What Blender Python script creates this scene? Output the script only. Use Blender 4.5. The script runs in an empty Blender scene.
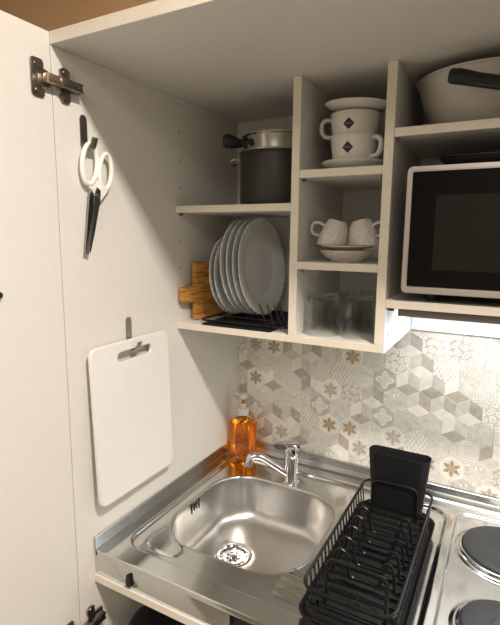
import bpy, bmesh, math, random
from mathutils import Vector, Matrix
random.seed(7)
PI = math.pi
col = bpy.context.scene.collection

# ------------------------------------------------------------------ materials
def rgb(r, g, b):
    f = lambda c: (c/255/12.92) if c/255 <= .04045 else ((c/255+.055)/1.055)**2.4
    return (f(r), f(g), f(b), 1)

def mat(name, color, rough=.5, metal=0, noise=0, nscale=30, bump=0, bscale=200, trans=0, ior=1.45, coat=0, spec=.5, stretch=None, sss=0, emit=None):
    m = bpy.data.materials.new(name); m.use_nodes = True
    nt = m.node_tree; b = nt.nodes['Principled BSDF']
    b.inputs['Roughness'].default_value = rough
    b.inputs['Metallic'].default_value = metal
    b.inputs['IOR'].default_value = ior
    b.inputs['Transmission Weight'].default_value = trans
    b.inputs['Coat Weight'].default_value = coat
    b.inputs['Specular IOR Level'].default_value = spec
    if sss: b.inputs['Subsurface Weight'].default_value = sss; b.inputs['Subsurface Radius'].default_value = (.01, .01, .01)
    tc = nt.nodes.new('ShaderNodeTexCoord')
    mp = nt.nodes.new('ShaderNodeMapping'); nt.links.new(tc.outputs['Object'], mp.inputs['Vector'])
    if stretch: mp.inputs['Scale'].default_value = stretch
    n = nt.nodes.new('ShaderNodeTexNoise'); n.inputs['Scale'].default_value = nscale; n.inputs['Detail'].default_value = 4
    nt.links.new(mp.outputs[0], n.inputs['Vector'])
    r = nt.nodes.new('ShaderNodeValToRGB'); nt.links.new(n.outputs['Fac'], r.inputs['Fac'])
    c = Vector(color[:3])
    r.color_ramp.elements[0].position = .3; r.color_ramp.elements[1].position = .7
    r.color_ramp.elements[0].color = (*(c*(1-noise)), 1); r.color_ramp.elements[1].color = (*[min(1, x*(1+noise)) for x in c], 1)
    nt.links.new(r.outputs[0], b.inputs['Base Color'])
    if bump:
        n2 = nt.nodes.new('ShaderNodeTexNoise'); n2.inputs['Scale'].default_value = bscale
        nt.links.new(mp.outputs[0], n2.inputs['Vector'])
        bp = nt.nodes.new('ShaderNodeBump'); bp.inputs['Strength'].default_value = bump; bp.inputs['Distance'].default_value = .001 if bump < .8 else .004
        nt.links.new(n2.outputs['Fac'], bp.inputs['Height']); nt.links.new(bp.outputs[0], b.inputs['Normal'])
    if emit:
        b.inputs['Emission Color'].default_value = emit[0]; b.inputs['Emission Strength'].default_value = emit[1]
    return m

M = {}
M['melamine'] = mat('white_melamine', (.72, .69, .64, 1), .42, noise=.015, nscale=60, bump=.08, bscale=500)
M['edge'] = mat('cream_edge_band', (.74, .66, .55, 1), .45, noise=.03, nscale=40)
M['hole'] = mat('dark_hole', (.03, .03, .03, 1), .9)
M['brown_wall'] = mat('tan_wall_paint', rgb(255, 206, 160), .8, noise=.03, nscale=4, bump=.1)
M['room_wall'] = mat('warm_white_paint', (.60, .60, .54, 1), .85, noise=.02, bump=.1)
M['floor'] = mat('floor_boards', (.26, .23, .18, 1), .5, noise=.2, nscale=12, stretch=(1, .1, 1))
M['steel'] = mat('brushed_steel', (.64, .645, .63, 1), .13, 1, noise=.04, nscale=14, bump=.03, bscale=90)
M['bowl_steel'] = mat('satin_steel', (.60, .585, .56, 1), .3, 1, noise=.04, nscale=20, bump=.04, bscale=400)
M['upstand_steel'] = mat('upstand_steel', (.5, .505, .5, 1), .24, 1, noise=.04, nscale=12)
M['chrome'] = mat('chrome', (.75, .75, .76, 1), .06, 1)
M['dark_metal'] = mat('bronzed_hinge_metal', (.27, .245, .22, 1), .28, 1, noise=.1)
M['arm_metal'] = mat('hinge_arm_metal', (.5, .38, .28, 1), .3, 1, noise=.1)
M['black_plastic'] = mat('black_plastic', (.012, .012, .013, 1), .38, noise=.1)
M['soft_black'] = mat('matt_black_plastic', (.009, .009, .010, 1), .5, noise=.05, spec=.35)
M['black_wire'] = mat('black_coated_wire', (.007, .007, .007, 1), .33, spec=.35)
M['black_glass'] = mat('black_glass', (.005, .004, .004, 1), .12, noise=.1, spec=.15)
M['porcelain'] = mat('cream_porcelain', (.66, .63, .56, 1), .15, noise=.01, coat=.3)
M['white_china'] = mat('white_china', (.74, .75, .74, 1), .14, noise=.01, coat=.3)
M['grey_china'] = mat('warm_grey_porcelain', (.62, .56, .52, 1), .3, noise=.05, nscale=60, bump=.9, bscale=130)
M['logo'] = mat('black_print', (.01, .01, .012, 1), .3)
M['logo_line'] = mat('pale_print', (.35, .34, .32, 1), .4)
M['clear_glass'] = mat('clear_glass', (.93, .95, .94, 1), .02, trans=1, ior=1.45)
M['white_plastic'] = mat('white_plastic', (.80, .78, .74, 1), .35, noise=.01, sss=.1)
M['board_plastic'] = mat('white_polyethylene', (.80, .77, .74, 1), .4, noise=.015, nscale=80, bump=.15, bscale=700)
M['bowl_plastic'] = mat('milky_plastic', (.55, .51, .46, 1), .4, noise=.02)
M['scissor_white'] = mat('ivory_plastic', (.86, .83, .74, 1), .3, noise=.01)
M['blade'] = mat('blade_steel', (.5, .51, .51, 1), .25, 1, noise=.05)
M['dark_blade'] = mat('dark_pivot_steel', (.09, .09, .085, 1), .3, .8)
M['hook_dark'] = mat('dark_hook_steel', (.3, .29, .28, 1), .3, 1)
M['hook_steel'] = mat('hook_steel', (.42, .40, .38, 1), .3, 1)
M['pot_dark'] = mat('brown_black_enamel', (.028, .022, .019, 1), .4, noise=.1, coat=.1)
M['pot_steel'] = mat('pan_steel', (.5, .48, .44, 1), .22, 1, noise=.05)
M['silver'] = mat('silver_trim', (.62, .56, .52, 1), .3, .85, noise=.02)
M['hotplate'] = mat('cast_iron', (.028, .03, .033, 1), .45, noise=.15, nscale=200, bump=.15, bscale=500)
M['white_enamel'] = mat('white_enamel', (.80, .81, .83, 1), .3, noise=.01)
M['grey_strip'] = mat('taupe_hood_strip', (.13, .105, .09, 1), .5, noise=.05)
M['soap'] = mat('orange_soap', (1.0, .33, .01, 1), .03, trans=.93, ior=1.36)
M['pump'] = mat('translucent_white', (.9, .88, .82, 1), .25, trans=.35, noise=.01)
M['lamp'] = mat('lamp_glow', (1, 1, 1, 1), .5, emit=((1, .86, .68, 1), 6))
M['led'] = mat('led_glow', (1, 1, 1, 1), .5, emit=((.9, .95, 1, 1), 3))

def glass_mat():
    m = bpy.data.materials.new('thin_glass'); m.use_nodes = True; nt = m.node_tree; nt.nodes.remove(nt.nodes['Principled BSDF'])
    t = nt.nodes.new('ShaderNodeBsdfTransparent'); t.inputs[0].default_value = (.99, 1, .995, 1)
    g = nt.nodes.new('ShaderNodeBsdfGlass'); g.inputs['Roughness'].default_value = .02; g.inputs[0].default_value = (.97, .99, .98, 1); g.inputs['IOR'].default_value = 1.5
    lw = nt.nodes.new('ShaderNodeLayerWeight'); lw.inputs[0].default_value = .5
    mx = nt.nodes.new('ShaderNodeMixShader')
    pw = nt.nodes.new('ShaderNodeMath'); pw.operation = 'POWER'; pw.inputs[1].default_value = 1.8; nt.links.new(lw.outputs['Facing'], pw.inputs[0]); ml = nt.nodes.new('ShaderNodeMath'); ml.operation = 'MULTIPLY_ADD'; ml.inputs[1].default_value = .9; ml.inputs[2].default_value = .14; ml.use_clamp = True; nt.links.new(pw.outputs[0], ml.inputs[0]); nt.links.new(ml.outputs[0], mx.inputs[0]); nt.links.new(t.outputs[0], mx.inputs[1]); nt.links.new(g.outputs[0], mx.inputs[2])
    nt.links.new(mx.outputs[0], nt.nodes['Material Output'].inputs[0])
    return m
M['clear_glass'] = glass_mat()
def wood_mat():
    m = bpy.data.materials.new('oak_wood'); m.use_nodes = True
    nt = m.node_tree; b = nt.nodes['Principled BSDF']; b.inputs['Roughness'].default_value = .5
    tc = nt.nodes.new('ShaderNodeTexCoord'); mp = nt.nodes.new('ShaderNodeMapping'); mp.inputs['Scale'].default_value = (12, 12, 95)
    w = nt.nodes.new('ShaderNodeTexNoise'); w.inputs['Scale'].default_value = 1.6; w.inputs['Detail'].default_value = 5; w.inputs['Distortion'].default_value = .5
    r = nt.nodes.new('ShaderNodeValToRGB')
    r.color_ramp.elements[0].position = .32; r.color_ramp.elements[0].color = rgb(140, 88, 34)
    r.color_ramp.elements[1].position = .68; r.color_ramp.elements[1].color = rgb(216, 158, 78)
    nt.links.new(tc.outputs['Object'], mp.inputs[0]); nt.links.new(mp.outputs[0], w.inputs['Vector'])
    nt.links.new(w.outputs['Fac'], r.inputs['Fac']); nt.links.new(r.outputs[0], b.inputs['Base Color'])
    return m
M['wood'] = wood_mat()

# patchwork of hexagonal patterned tiles
class E:
    nt = None
    def __init__(s, sock): s.s = sock
    @staticmethod
    def op(o, *a, clamp=False):
        n = E.nt.nodes.new('ShaderNodeMath'); n.operation = o; n.use_clamp = clamp
        for i, v in enumerate(a):
            if isinstance(v, E): E.nt.links.new(v.s, n.inputs[i])
            else: n.inputs[i].default_value = v
        return E(n.outputs[0])
    def __add__(s, o): return E.op('ADD', s, o)
    def __radd__(s, o): return E.op('ADD', s, o)
    def __sub__(s, o): return E.op('SUBTRACT', s, o)
    def __rsub__(s, o): return E.op('SUBTRACT', o, s)
    def __mul__(s, o): return E.op('MULTIPLY', s, o)
    def __rmul__(s, o): return E.op('MULTIPLY', s, o)
    def __truediv__(s, o): return E.op('DIVIDE', s, o)
    def lt(s, o): return E.op('LESS_THAN', s, o)
    def gt(s, o): return E.op('GREATER_THAN', s, o)
    def f(s, name, *a): return E.op(name, s, *a)
def sel(c, a, b): return c*a + (1-c)*b
def colmix(fac, a, b):
    n = E.nt.nodes.new('ShaderNodeMix'); n.data_type = 'RGBA'
    for i, v in ((0, fac), (6, a), (7, b)):
        if isinstance(v, E): E.nt.links.new(v.s, n.inputs[i])
        elif isinstance(v, bpy.types.NodeSocket): E.nt.links.new(v, n.inputs[i])
        else: n.inputs[i].default_value = v
    return n.outputs[2]
def tile_mat():
    m = bpy.data.materials.new('patchwork_hexagon_tile'); m.use_nodes = True
    nt = E.nt = m.node_tree; b = nt.nodes['Principled BSDF']; b.inputs['Roughness'].default_value = .38
    tc = nt.nodes.new('ShaderNodeTexCoord'); sp = nt.nodes.new('ShaderNodeSeparateXYZ'); nt.links.new(tc.outputs['Object'], sp.inputs[0])
    S = .060
    px = (E(sp.outputs[0]) + 4.013)/S; py = (E(sp.outputs[2]) + 4.03)/S
    r3 = math.sqrt(3)
    def cell(ox, oy):
        ix = (px+ox).f('FLOOR'); iy = ((py+oy)/r3).f('FLOOR')
        return px+ox-ix-.5, py+oy-iy*r3-r3/2, ix*2-2*ox, iy*2-2*oy/(r3)
    ax, ay, aix, aiy = cell(0, 0); bx_, by_, bix, biy = cell(.5, r3/2)
    c = (ax*ax+ay*ay).lt(bx_*bx_+by_*by_)
    lx = sel(c, ax, bx_); ly = sel(c, ay, by_); ix = sel(c, aix, bix)+sel(c, 0.0, 37.0) if False else sel(c, aix, bix); iy = sel(c, aiy, biy)
    def rnd(k):
        cb = nt.nodes.new('ShaderNodeCombineXYZ')
        for i, v in enumerate(((ix+.25).f('FLOOR')+.5, (iy+.25).f('FLOOR')+.5)): nt.links.new(v.s, cb.inputs[i])
        cb.inputs[2].default_value = k
        w = nt.nodes.new('ShaderNodeTexWhiteNoise'); w.noise_dimensions = '3D'; nt.links.new(cb.outputs[0], w.inputs['Vector'])
        return E(w.outputs['Value'])
    h = rnd(.5); h2 = rnd(3.5); h3 = rnd(8.5)
    r = (lx*lx+ly*ly).f('SQRT'); a = E.op('ARCTAN2', ly, lx)
    # cube of three rhombi
    sec = (((a+PI/6+2*PI)/(2*PI/3)).f('FLOOR')+(h2*3).f('FLOOR')).f('MODULO', 3.0)
    vA = .28+sec*.27
    # six petal star
    th = ((a+PI*2)/(PI/3)).f('FRACT').f('SUBTRACT', .5)*(PI/3)
    pu = r*th.f('COSINE'); pv = r*th.f('SINE')
    petal = ((pu-.20).f('ABSOLUTE')/.20+pv.f('ABSOLUTE')/.095).lt(1.0)
    ring = (r-.44).f('ABSOLUTE').lt(.018)
    vB = sel(petal, .30, .74); vB = E.op('MAXIMUM', vB, ring*.98)
    # rosette of rings
    w = (r*26+(a*6).f('COSINE')*2.6).f('SINE'); vC = sel(w.f('ABSOLUTE').lt(.40), .95, .50)
    # lattice of rings
    def rep(v, k): return (v*k+40.0).f('FRACT')-.5
    qx, qy = rep(lx+(ly*11).f('SINE')*.06, 3.1), rep(ly+(lx*11).f('SINE')*.06, 3.1); q = (qx*qx+qy*qy).f('SQRT')
    vD = sel((q-.33).f('ABSOLUTE').lt(.075), .93, .46); vD = sel(q.lt(.12), .85, vD)
    # scrolls
    w2 = (r*30+a*2+(lx*15).f('SINE')*2.2+(ly*13).f('SINE')*2.2).f('SINE'); vE = sel(w2.f('ABSOLUTE').lt(.33), .95, .56)
    # interlaced lines
    w3 = E.op('MINIMUM', ((lx*1.73+ly)*3.2+20.0).f('FRACT').f('SUBTRACT', .5).f('ABSOLUTE'), ((lx*1.73-ly)*3.2+20.0).f('FRACT').f('SUBTRACT', .5).f('ABSOLUTE'))
    vF = sel(w3.lt(.09), .95, .52)
    # eight ray star
    s8 = (a*4).f('COSINE'); vG = sel(r.lt(s8*.09+.30), .72, .42); vG = sel((r-(s8*.09+.30)).f('ABSOLUTE').lt(.025), .97, vG)
    v = vG
    for t, p in ((.93, vF), (.86, vE), (.64, vD), (.56, vC), (.38, vB), (.26, vA)):
        v = sel(h.lt(t), p, v)
    v = v + (h3-.5)*.22
    ed = E.op('MAXIMUM', lx.f('ABSOLUTE'), lx.f('ABSOLUTE')*.5+ly.f('ABSOLUTE')*.8660)
    v = sel(ed.gt(.488), v*.3+.55, v)
    n = nt.nodes.new('ShaderNodeTexNoise'); n.inputs['Scale'].default_value = 60; n.inputs['Detail'].default_value = 5; nt.links.new(tc.outputs['Object'], n.inputs['Vector'])
    v = (v + (E(n.outputs['Fac'])-.5)*.6).f('MAXIMUM', 0.0).f('MINIMUM', 1.0)
    lo, hi = rgb(142, 134, 120), rgb(244, 239, 228)
    tan = rgb(172, 146, 112)
    light = colmix(v, lo, hi)
    tint = colmix((h.gt(.26)*h.lt(.38)*petal*h2.gt(.45) + h3.gt(.8)*v.lt(.5)*.35).f('MINIMUM', 1.0), light, tan)
    nt.links.new(tint, b.inputs['Base Color'])
    return m
M['tile'] = tile_mat()

# ------------------------------------------------------------------ helpers
def tag(o, label=None, cat=None, group=None, kind=None):
    if label: o['label'] = label
    if cat: o['category'] = cat
    if group: o['group'] = group
    if kind: o['kind'] = kind
    return o
def empty(name, label, cat, loc=(0, 0, 0), rot=(0, 0, 0), group=None):
    o = bpy.data.objects.new(name, None); col.objects.link(o); o.location = loc; o.rotation_euler = rot
    o.empty_display_size = .02
    return tag(o, label, cat, group)
def obj(name, bm, m, parent=None, loc=(0, 0, 0), rot=(0, 0, 0), angle=35, smooth=True):
    me = bpy.data.meshes.new(name); bm.normal_update(); bm.to_mesh(me); bm.free()
    for mm in (m if isinstance(m, (list, tuple)) else [m]): me.materials.append(M[mm])
    if smooth:
        me.shade_smooth()
        if angle: me.set_sharp_from_angle(angle=math.radians(angle))
    o = bpy.data.objects.new(name, me); col.objects.link(o); o.location = loc; o.rotation_euler = rot
    if parent: o.parent = parent
    return o
def copy_tree(o, parent=None):
    c = o.copy(); col.objects.link(c); c.parent = parent
    for ch in list(o.children): copy_tree(ch, c)
    return c
def box(bm, x0, x1, y0, y1, z0, z1, bev=0, seg=2, edge_mat=None):
    r = bmesh.ops.create_cube(bm, size=1)
    vs = r['verts']
    for v in vs:
        v.co = Vector((x0 if v.co.x < 0 else x1, y0 if v.co.y < 0 else y1, z0 if v.co.z < 0 else z1))
    fs = set(f for v in vs for f in v.link_faces)
    if edge_mat is not None:
        for f in fs:
            f.normal_update()
            if f.normal.y < -.9: f.material_index = edge_mat
    if bev:
        es = list(set(e for v in vs for e in v.link_edges))
        bmesh.ops.bevel(bm, geom=es, offset=bev, segments=seg, affect='EDGES', profile=.5)
    return bm
def lathe(bm, prof, n=48, cx=0, cy=0, cz=0, mod=None, closed=False, mi=0):
    rings = []
    for k, (r, z) in enumerate(prof):
        if r < 1e-6: rings.append([bm.verts.new((cx, cy, cz+z))]); continue
        ring = []
        for i in range(n):
            a = 2*PI*i/n
            rr, zz = (mod(r, z, a, k) if mod else (r, z))
            ring.append(bm.verts.new((cx+rr*math.cos(a), cy+rr*math.sin(a), cz+zz)))
        rings.append(ring)
    pr = list(zip(rings, rings[1:]))
    if closed: pr.append((rings[-1], rings[0]))
    for A, B in pr:
        for i in range(n):
            j = (i+1) % n
            if len(A) == 1 and len(B) == 1: continue
            if len(A) == 1: f = bm.faces.new((A[0], B[j], B[i]))
            elif len(B) == 1: f = bm.faces.new((A[i], A[j], B[0]))
            else: f = bm.faces.new((A[i], A[j], B[j], B[i]))
            f.material_index = mi
    bmesh.ops.recalc_face_normals(bm, faces=bm.faces)
    return bm
def tube(bm, pts, r, n=8, closed=False, radii=None, flat=None):
    pts = [Vector(p) for p in pts]
    N = len(pts); rings = []
    up = None
    for i, p in enumerate(pts):
        if closed: t = (pts[(i+1) % N]-pts[i-1]).normalized()
        else: t = (pts[min(i+1, N-1)]-pts[max(i-1, 0)]).normalized()
        if up is None:
            up = Vector((0, 0, 1)) if abs(t.z) < .9 else Vector((1, 0, 0))
        up = (up - t*up.dot(t))
        if up.length < 1e-5: up = t.orthogonal()
        up.normalize(); s = t.cross(up)
        rr = radii[i] if radii else r
        fa, fb = flat if flat else (1, 1)
        rings.append([bm.verts.new(p+(s*math.cos(2*PI*k/n)*fa+up*math.sin(2*PI*k/n)*fb)*rr) for k in range(n)])
    for i in range(N if closed else N-1):
        A, B = rings[i], rings[(i+1) % N]
        for k in range(n): bm.faces.new((A[k], A[(k+1) % n], B[(k+1) % n], B[k]))
    if not closed:
        bm.faces.new(rings[0][::-1]); bm.faces.new(rings[-1])
    bmesh.ops.recalc_face_normals(bm, faces=bm.faces)
    return bm
def rounded(pts, rad, n=5, closed=False):
    """round the corners of a 3-D polyline"""
    pts = [Vector(p) for p in pts]; out = []; N = len(pts)
    for i in range(N):
        if not closed and i in (0, N-1): out.append(pts[i]); continue
        a, b, c = pts[i-1], pts[i], pts[(i+1) % N]
        d1 = (a-b); d2 = (c-b); r = min(rad, d1.length*.49, d2.length*.49)
        p, q = b+d1.normalized()*r, b+d2.normalized()*r
        for k in range(n+1):
            t = k/n; out.append(p*(1-t)**2+b*2*t*(1-t)+q*t*t)
    return out
def rrect(x0, x1, y0, y1, r, n=6):
    out = []
    for cx, cy, a0 in ((x1-r, y1-r, 0), (x0+r, y1-r, 90), (x0+r, y0+r, 180), (x1-r, y0+r, 270)):
        for k in range(n+1):
            a = math.radians(a0+90*k/n); out.append((cx+r*math.cos(a), cy+r*math.sin(a)))
    return out
def prism(bm, outline, z0, z1, hole=None, axis='z', mtx=None, bev=0):
    """extrude a 2-D outline (optionally with one hole of equal role) ; outline in the local xy plane"""
    vs0 = [bm.verts.new((x, y, z0)) for x, y in outline]
    allv = list(vs0)
    if hole:
        h0 = [bm.verts.new((x, y, z0)) for x, y in hole]; allv += h0
        es = [bm.edges.new((vs0[i], vs0[(i+1) % len(vs0)])) for i in range(len(vs0))]
        es += [bm.edges.new((h0[i], h0[(i+1) % len(h0)])) for i in range(len(h0))]
        fs = [g for g in bmesh.ops.triangle_fill(bm, edges=es, use_beauty=True)['geom'] if isinstance(g, bmesh.types.BMFace)]
    else: fs = [bm.faces.new(vs0)]
    ex = bmesh.ops.extrude_face_region(bm, geom=fs)
    nv = [g for g in ex['geom'] if isinstance(g, bmesh.types.BMVert)]
    for v in nv: v.co.z = z1
    allv += nv
    if mtx is not None: bmesh.ops.transform(bm, matrix=mtx, verts=allv)
    bmesh.ops.recalc_face_normals(bm, faces=bm.faces)
    if bev:
        sv = set(allv)
        es = [e for e in bm.edges if e.verts[0] in sv and len(e.link_faces) == 2 and e.calc_face_angle(0) > 1.0]
        bmesh.ops.bevel(bm, geom=es, offset=bev, segments=2, affect='EDGES')
    return bm
def cyl(bm, p, q, r, n=16, r2=None):
    return tube(bm, [p, q], r, n, radii=[r, r2 if r2 is not None else r])
B = bmesh.new
# maps local (x, y, z) of a prism to world (Y, Z, X): a plate lying against the left panel
M_LEFT = Matrix(((0, 0, 1, 0), (1, 0, 0, 0), (0, 1, 0, 0), (0, 0, 0, 1)))

# ------------------------------------------------------------------ dimensions
ZT, DP, DS = .982, .6457, .3025
X1, X2, T = .3051, .496, .018
XR = 1.02
Z1, Z2, ZA, ZB, ZC, ZD = .4435, .7297, .7963, .6061, .8625, .537
SH = .016

# ------------------------------------------------------------------ the room
def struct(name, bm, m): return tag(obj(name, bm, m, smooth=False), kind='structure')
struct('wall_back', box(B(), -1.6, 2.6, .012, .1, -.9, 1.66), 'brown_wall')
struct('wall_left', box(B(), -1.7, -1.6, -3.6, .1, -.9, 1.66), 'room_wall')
struct('wall_right', box(B(), 2.6, 2.7, -3.6, .1, -.9, 1.66), 'room_wall')
struct('wall_front', box(B(), -1.7, 2.7, -3.7, -3.6, -.9, 1.66), 'room_wall')
struct('ceiling', box(B(), -1.7, 2.7, -3.7, .1, 1.66, 1.72), 'room_wall')
struct('floor', box(B(), -1.7, 2.7, -3.7, .1, -.98, -.9), 'floor')
struct('wall_backsplash', box(B(), .0005, XR-.0005, .0, .011, -.12, .60), 'tile')

# ------------------------------------------------------------------ the cupboard
cab = empty('kitchen_cupboard', 'tall white kitchenette cupboard with open shelves above the steel sink', 'cupboard', (0, 0, -.9))
def cobj(name, bm, m, parent=cab, **k):
    o = obj(name, bm, m, None, **k)
    if parent is cab: o.parent = cab; o.matrix_parent_inverse = Matrix.Translation((0, 0, .9))
    else: o.parent = parent
    return o
ME = ['melamine', 'edge', 'hole']
def peg(bm, x, y, z, r=.0022):
    vs = [bm.verts.new((x+.0003, y+r*math.cos(2*PI*k/12), z+r*math.sin(2*PI*k/12))) for k in range(12)]
    bm.faces.new(vs).material_index = 2
def side_left():
    bm = box(B(), -T, 0, -DP, .011, -.9, ZT-.0003, .0006, 1, 1)
    for y in (-.285, -.04):
        for k in range(-3, 5):
            z = .774+.0645*k
            if z < .5: continue
            peg(bm, 0, y, z)
    return bm
cobj('side_panel', side_left(), ME, angle=30)
cobj('side_panel', box(B(), XR, XR+T, -DP, .011, -.9, ZT-.0003, .0006, 1, 1), ME, angle=30)
cobj('top_panel', box(B(), -T, XR+T, -DP-.0005, .011, ZT, ZT+.021, .0006, 1, 1), ME, angle=30)
cobj('back_panel', box(B(), .0003, XR-.0003, -.004, -.0003, Z1-SH+.0, ZT-.0003), 'melamine')
bm = box(B(), X1, X1+T, -DS, -.0045, Z1+.0003, ZT-.0003, .0006, 1, 1)
cobj('divider', bm, ME, angle=30)
bm = box(B(), X2, X2+T, -DS, -.0045, Z1+.0003, ZT-.0003, .0006, 1, 1)
for z in (.945, .905):
    peg(bm, X2+T, -.27, z)
cobj('divider', bm, ME, angle=30)
def shelf(x0, x1, zt, pins=True):
    o = cobj('shelf', box(B(), x0+.0004, x1-.0004, -DS, -.0045, zt-SH, zt, .0006, 1, 1), ME, angle=30)
    if pins:
        for x, s in ((x0, 1), (x1, -1)):
            bm = B(); cyl(bm, (x+.0004*s, -.285, zt-SH-.0035), (x+.008*s, -.285, zt-SH-.0035), .0028, 10)
            p = cobj('shelf_pin', bm, 'hook_dark', cab)
            p.parent = o; p.matrix_parent_inverse = Matrix.Identity(4)
            if True:
                pass
    return o
def shelf_fix(o):
    for c in o.children: c.matrix_parent_inverse = (Matrix.Translation((0, 0, 0)))
for a in ((0, X1, Z2), (X1+T, X2, ZA), (X1+T, X2, ZB), (X2+T, XR, ZC), (X2+T, XR, ZD)):
    shelf(*a)
cobj('shelf', box(B(), .0004, X2+T, -DS, -.0045, Z1-SH, Z1, .0006, 1, 1), ME, angle=30)
# tall door standing open at right angles
door = cobj('door', box(B(), -.0185, -.0004, -1.262, -DP-.0012, -.86, ZT+.020, .0008, 1), 'melamine', angle=30)
bm = B(); cyl(bm, (.0, -.777, .561), (.004, -.777, .561), .004, 12); cyl(bm, (.004, -.777, .561), (.008, -.777, .561), .0055, 12)
tag(cobj('bumper', bm, 'black_plastic', door), 'small black bumper')
def hinge(z):
    # plate and cup on the door
    bm = B()
    o = rrect(-.690, -.665, z-.031, z+.031, .006, 4)
    prism(bm, o, .0, .0035, mtx=M_LEFT, bev=.0006)
    cyl(bm, (.0035, -.667, z), (.0075, -.667, z), .0165, 28, .0145)
    cyl(bm, (.0075, -.667, z), (.0078, -.667, z), .0115, 28)
    for s in (-1, 1):
        cyl(bm, (.0035, -.678, z+s*.021), (.0055, -.678, z+s*.021), .0055, 16)
        box(bm, .0052, .0060, -.6785-.004, -.6775+.004, z+s*.021-.0007, z+s*.021+.0007)
    h = cobj('hinge', bm, 'dark_metal', cab, angle=30)
    def sub(name, b, m):
        q = obj(name, b, m, h, angle=30); return q
    bm = B(); box(bm, .008, .022, -.672, -.640, z-.008, z+.007, .0015)
    sub('hinge_arm', bm, 'arm_metal')
    bm = B(); box(bm, .006, .0215, -.645, -.597, z-.009, z+.006, .0015); box(bm, .006, .0245, -.645, -.622, z-.0095, z+.0065, .0015)
    box(bm, .0215, .0232, -.622, -.597, z+.0035, z+.006, .0004); box(bm, .0215, .0232, -.622, -.597, z-.009, z-.0065, .0004)
    cyl(bm, (.021, -.635, z), (.0225, -.635, z), .0045, 14); cyl(bm, (.021, -.608, z), (.0225, -.608, z), .0050, 14)
    box(bm, .0205, .0235, -.625, -.612, z-.005, z+.004, .0005)
    sub('hinge_body', bm, 'dark_metal')
    bm = B()
    pts = [(-.628, -.011), (-.632, -.02), (-.632, -.03), (-.627, -.034), (-.617, -.034), (-.612, -.03), (-.612, -.02), (-.612, -.011), (-.590, -.009), (-.590, .009),
           (-.612, .011), (-.612, .02), (-.612, .03), (-.617, .034), (-.627, .034), (-.632, .03), (-.632, .02), (-.628, .011)]
    prism(bm, [(y, z+q*.85) for y, q in pts], .0004, .006, mtx=M_LEFT, bev=.0006)
    for s in (-1, 1): cyl(bm, (.006, -.622, z+s*.021), (.0078, -.622, z+s*.021), .0045, 14)
    sub('mounting_plate', bm, 'dark_metal')
    return h
for z in (.920, -.150): hinge(z)
# board under the steel top and the lower compartment
cobj('rail', box(B(), .0004, XR-.0004, -.604, -.55, -.0745, -.0575, .0006, 1, 1), ME, angle=30)
cobj('bottom_shelf', box(B(), .0004, XR-.0004, -.60, -.0045, -.366, -.35, .0006, 1, 1), ME, angle=30)
cobj('back_panel', box(B(), .0003, XR-.0003, -.004, -.0003, -.9, -.13), 'melamine')

# ------------------------------------------------------------------ range hood frame under the microwave shelf
hood = empty('range_hood', 'white enamel hood frame fixed below the microwave shelf', 'hood', (X2+T, 0, .43))
def hobj(n, bm, m):
    o = obj(n, bm, m, hood); o.matrix_parent_inverse = Matrix.Translation((-(X2+T), 0, -.43)); return o
hobj('side_plate', prism(B(), [(-DS+.001, Z1-SH), (-.006, Z1-SH), (-.006, ZD-SH-.001), (-DS+.001, ZD-SH-.001)], X2+T+.0004, X2+T+.0025, mtx=M_LEFT), 'white_enamel')
bm = B(); box(bm, X2+T+.003, XR-.002, -.0100, -.0045, Z1-SH+.001, ZD-SH-.001, .0008)
hobj('back_plate', bm, 'white_enamel')
bm = B(); box(bm, X2+T+.024, XR-.002, -.294, -.268, ZD-SH-.0155, ZD-SH-.0006, .001)
hobj('front_strip', bm, 'grey_strip')
bm = B(); cyl(bm, (X2+T+.010, -.290, ZD-SH-.0006), (X2+T+.010, -.290, ZD-SH-.006), .0055, 20); hobj('cover_cap', bm, 'black_plastic')
bm = B(); cyl(bm, (X2+T+.0025, -.272, .462), (X2+T+.0034, -.272, .462), .004, 16); hobj('screw', bm, 'pot_steel')
bm = B(); box(bm, .62, .94, -.17, -.13, ZD-SH-.012, ZD-SH-.0006, .002); hobj('lamp', bm, 'led')

# ------------------------------------------------------------------ steel sink top
top = empty('sink_worktop', 'stainless steel worktop with sink bowl, drainer and hob plates', 'worktop', (0, 0, 0))
def sd_rr(x, y, x0, x1, y0, y1, r):
    cx, cy = (x0+x1)/2, (y0+y1)/2
    qx, qy = abs(x-cx)-(x1-x0)/2+r, abs(y-cy)-(y1-y0)/2+r
    return math.hypot(max(qx, 0), max(qy, 0))+min(max(qx, qy), 0)-r
def sm(a, b, x):
    t = max(0, min(1, (x-a)/(b-a))); return t*t*(3-2*t)
def height(x, y):
    z = 0
    z -= .008*(1-sm(-.008, .001, sd_rr(x, y, .036, .645, -.557, -.070, .045)))      # sunken sink and drainer area
    z -= .006*(1-sm(-.007, .001, sd_rr(x, y, .660, .985, -.557, -.060, .04)))       # sunken hob area
    for cx, cy, r in ((.770, -.188, .099), (.768, -.425, .082)):
        d = math.hypot(x-cx, y-cy)-r
        z += .004*(1-sm(-.004, .004, d))
    # embossed soap rest: outline groove
    d = soap(x, y); z += .0016*(1-sm(-.005, .0, d))-.0014*math.exp(-(d/.0025)**2)
    # drainer flutes
    if x > .36 and x < .63 and y < -.10 and y > -.545:
        if y < -.15:
            f = math.sin((y+.53)/.021*2*PI)
            w = sm(.375 if y < -.44 else .425, .40 if y < -.44 else .45, x)*(1-sm(.600, .615, x))*sm(-.535, -.52, y)*(1-sm(-.175, -.16, y))
            z += .0026*w*f
    return z
SP = [(.078, -.530), (.066, -.500), (.074, -.462), (.098, -.458), (.125, -.482), (.158, -.497), (.167, -.512), (.160, -.533), (.120, -.537)]
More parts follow.
